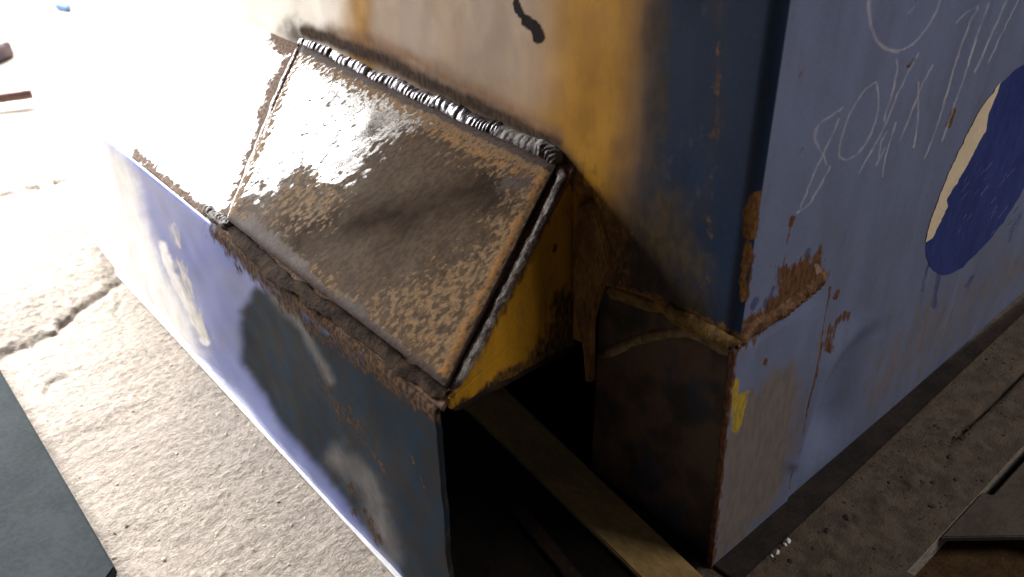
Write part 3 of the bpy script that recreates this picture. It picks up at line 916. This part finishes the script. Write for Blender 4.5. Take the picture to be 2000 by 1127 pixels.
# rod far left
M_ROD = plain('rod_steel', (.10, .05, .045), (.19, .10, .085), .5, .3, 60)
ra, rb = at(62, 182, Z, (0, 0, .020)), at(-90, 203, Z, (0, 0, .020))
bm = bmesh.new()
bmesh.ops.create_cone(bm, cap_ends=True, segments=20, radius1=.0085, radius2=.0085, depth=float(np.linalg.norm(rb - ra)))
bmesh.ops.bevel(bm, geom=[e for e in bm.edges if e.is_boundary or len(e.link_faces) == 2 and e.calc_face_angle(0) > 1], offset=.0015, segments=2, affect='EDGES')
me = bpy.data.meshes.new('steel_rod')
bm.to_mesh(me)
bm.free()
me.materials.append(M_ROD)
rod = bpy.data.objects.new('steel_rod', me)
COL.objects.link(rod)
rod.location = (ra + rb) / 2
rod.rotation_euler = Vector(rb - ra).to_track_quat('Z', 'Y').to_euler()
tag(rod, 'thin brown steel rod lying on the sunlit concrete floor', 'rod')

# grey block at the top left corner
M_BLK = plain('grey_block', (.11, .09, .12), (.22, .18, .19), .7, 0, 14, (100, .5, .002))
bp = [at(x, y, Z, (0, 0, .03)) for x, y in ((18, 80), (-2, 34), (-30, -30), (-160, 40), (-90, 130))]
blk = slab('grey_block', [(p[0], p[1], .002) for p in bp], (0, 0, .028), M_BLK, None, .003)
tag(blk, 'mauve grey block on the bright floor at the far corner', 'block')
cl = at(118, 4, Z, (0, 0, .012))
bm = bmesh.new()
for a in range(7):
    ang_ = a / 7 * 6.283
    bm.verts.new((cl[0] + .016 * math.cos(ang_) * random.uniform(.7, 1.2), cl[1] + .05 * math.sin(ang_) * random.uniform(.7, 1.2), .002))
f = bm.faces.new(bm.verts)
r = bmesh.ops.extrude_face_region(bm, geom=[f])
bmesh.ops.translate(bm, vec=(0, 0, .012), verts=[v for v in r['geom'] if isinstance(v, bmesh.types.BMVert)])
bmesh.ops.recalc_face_normals(bm, faces=bm.faces)
bmesh.ops.bevel(bm, geom=bm.edges[:], offset=.002, segments=2, affect='EDGES')
me = bpy.data.meshes.new('blue_scrap')
bm.to_mesh(me)
bm.free()
me.materials.append(plain('blue_scrap', (.10, .22, .5), (.14, .28, .6), .6))
sc_ = bpy.data.objects.new('blue_scrap', me)
COL.objects.link(sc_)
tag(sc_, 'small blue scrap on the blown out floor near the grey block', 'scrap')

# trench cover, bottom right
M_COVER = plain('cover_steel', (.062, .049, .038), (.098, .078, .062), .7, .05, 40, (300, .5, .0008))
cov = slab('trench_cover', [(.507, .1262, -.0052), (.573, .1262, -.0052), (.576, .1195, -.0052), (1.2, .1195, -.0052), (1.2, -.4, -.0052), (.75, -.4, -.0052), (.562, .078, -.0052)], (0, 0, .005), M_COVER, None, .0008)
tag(cov, 'dusty steel cover plate over the brown floor trench', 'cover')

# crumbs of dirt and grit
M_DIRT = plain('dirt', (.045, .034, .026), (.085, .066, .05), .9, 0, 200)
pl = []
track = [on_floor(*p) for p in ((1590, 1127), (1650, 1040), (1720, 980), (1800, 920), (1850, 870), (1900, 850), (1870, 960), (1840, 1020))]
C, L = resample(np.array(track), 400)
for i in range(170):
    p = C[rng.integers(0, 400)] + np.r_[rng.normal(0, .012), rng.normal(0, .009), 0]
    if p[1] < .131 or p[1] > .195:
        continue
    r = float(np.clip(rng.lognormal(-7.0, .5), .0004, .0026))
    pl.append((np.r_[p[:2], r * .3], r))
for i in range(500):
    p = np.array([rng.uniform(.38, .95), rng.uniform(.131, .205), 0])
    r = float(np.clip(rng.lognormal(-7.5, .4), .0003, .0014))
    pl.append((np.r_[p[:2], r * .3], r))
rock_stuff('dirt_crumbs', pl, M_DIRT)
M_GRIT = plain('grit', (.40, .34, .28), (.60, .54, .47), .85, 0, 200)
pl = []
hx, hy = rng.uniform(.02, .185, 3400), rng.uniform(.30, 1.02, 3400)
hh = floor_height(hx, hy)
for a, b, h in zip(hx, hy, hh):
    if rng.random() > .05 + .12 * (b < .55):
        continue
    r = float(np.clip(rng.lognormal(-7.2, .45), .0004, .0018))
    pl.append((np.array([a, b, h - r * .05]), r))
rock_stuff('concrete_grit', pl, M_GRIT)

# bright chips on the shadow strip's edge
M_CHIP = plain('white_chip', (.75, .74, .72), (.85, .84, .82), .4, 0, 80)
for i, (x, y, r) in enumerate(((1540, 1056, .0016), (1534, 1064, .0011), (1519, 1078, .0014), (1508, 1085, .0009))):
    p = at(x, y, Z, (0, 0, .004))
    bm = bmesh.new()
    bmesh.ops.create_icosphere(bm, subdivisions=2, radius=r)
    for v in bm.verts:
        v.co *= random.uniform(.7, 1.25)
        v.co.z *= .5
        v.co.x *= 1.5
    me = bpy.data.meshes.new('white_chip')
    bm.to_mesh(me)
    bm.free()
    me.materials.append(M_CHIP)
    o = bpy.data.objects.new('white_chip', me)
    COL.objects.link(o)
    o.location = p
    o.rotation_euler = (0, 0, .7 + random.uniform(-.4, .4))
    tag(o, ['largest white chip on the edge of the dark shadow strip', 'small white chip touching the largest chip on the strip edge', 'white chip apart from the largest, lower on the strip edge', 'smallest white chip at the lower end of the chips'][i], 'chip', 'white chips on the shadow strip edge')
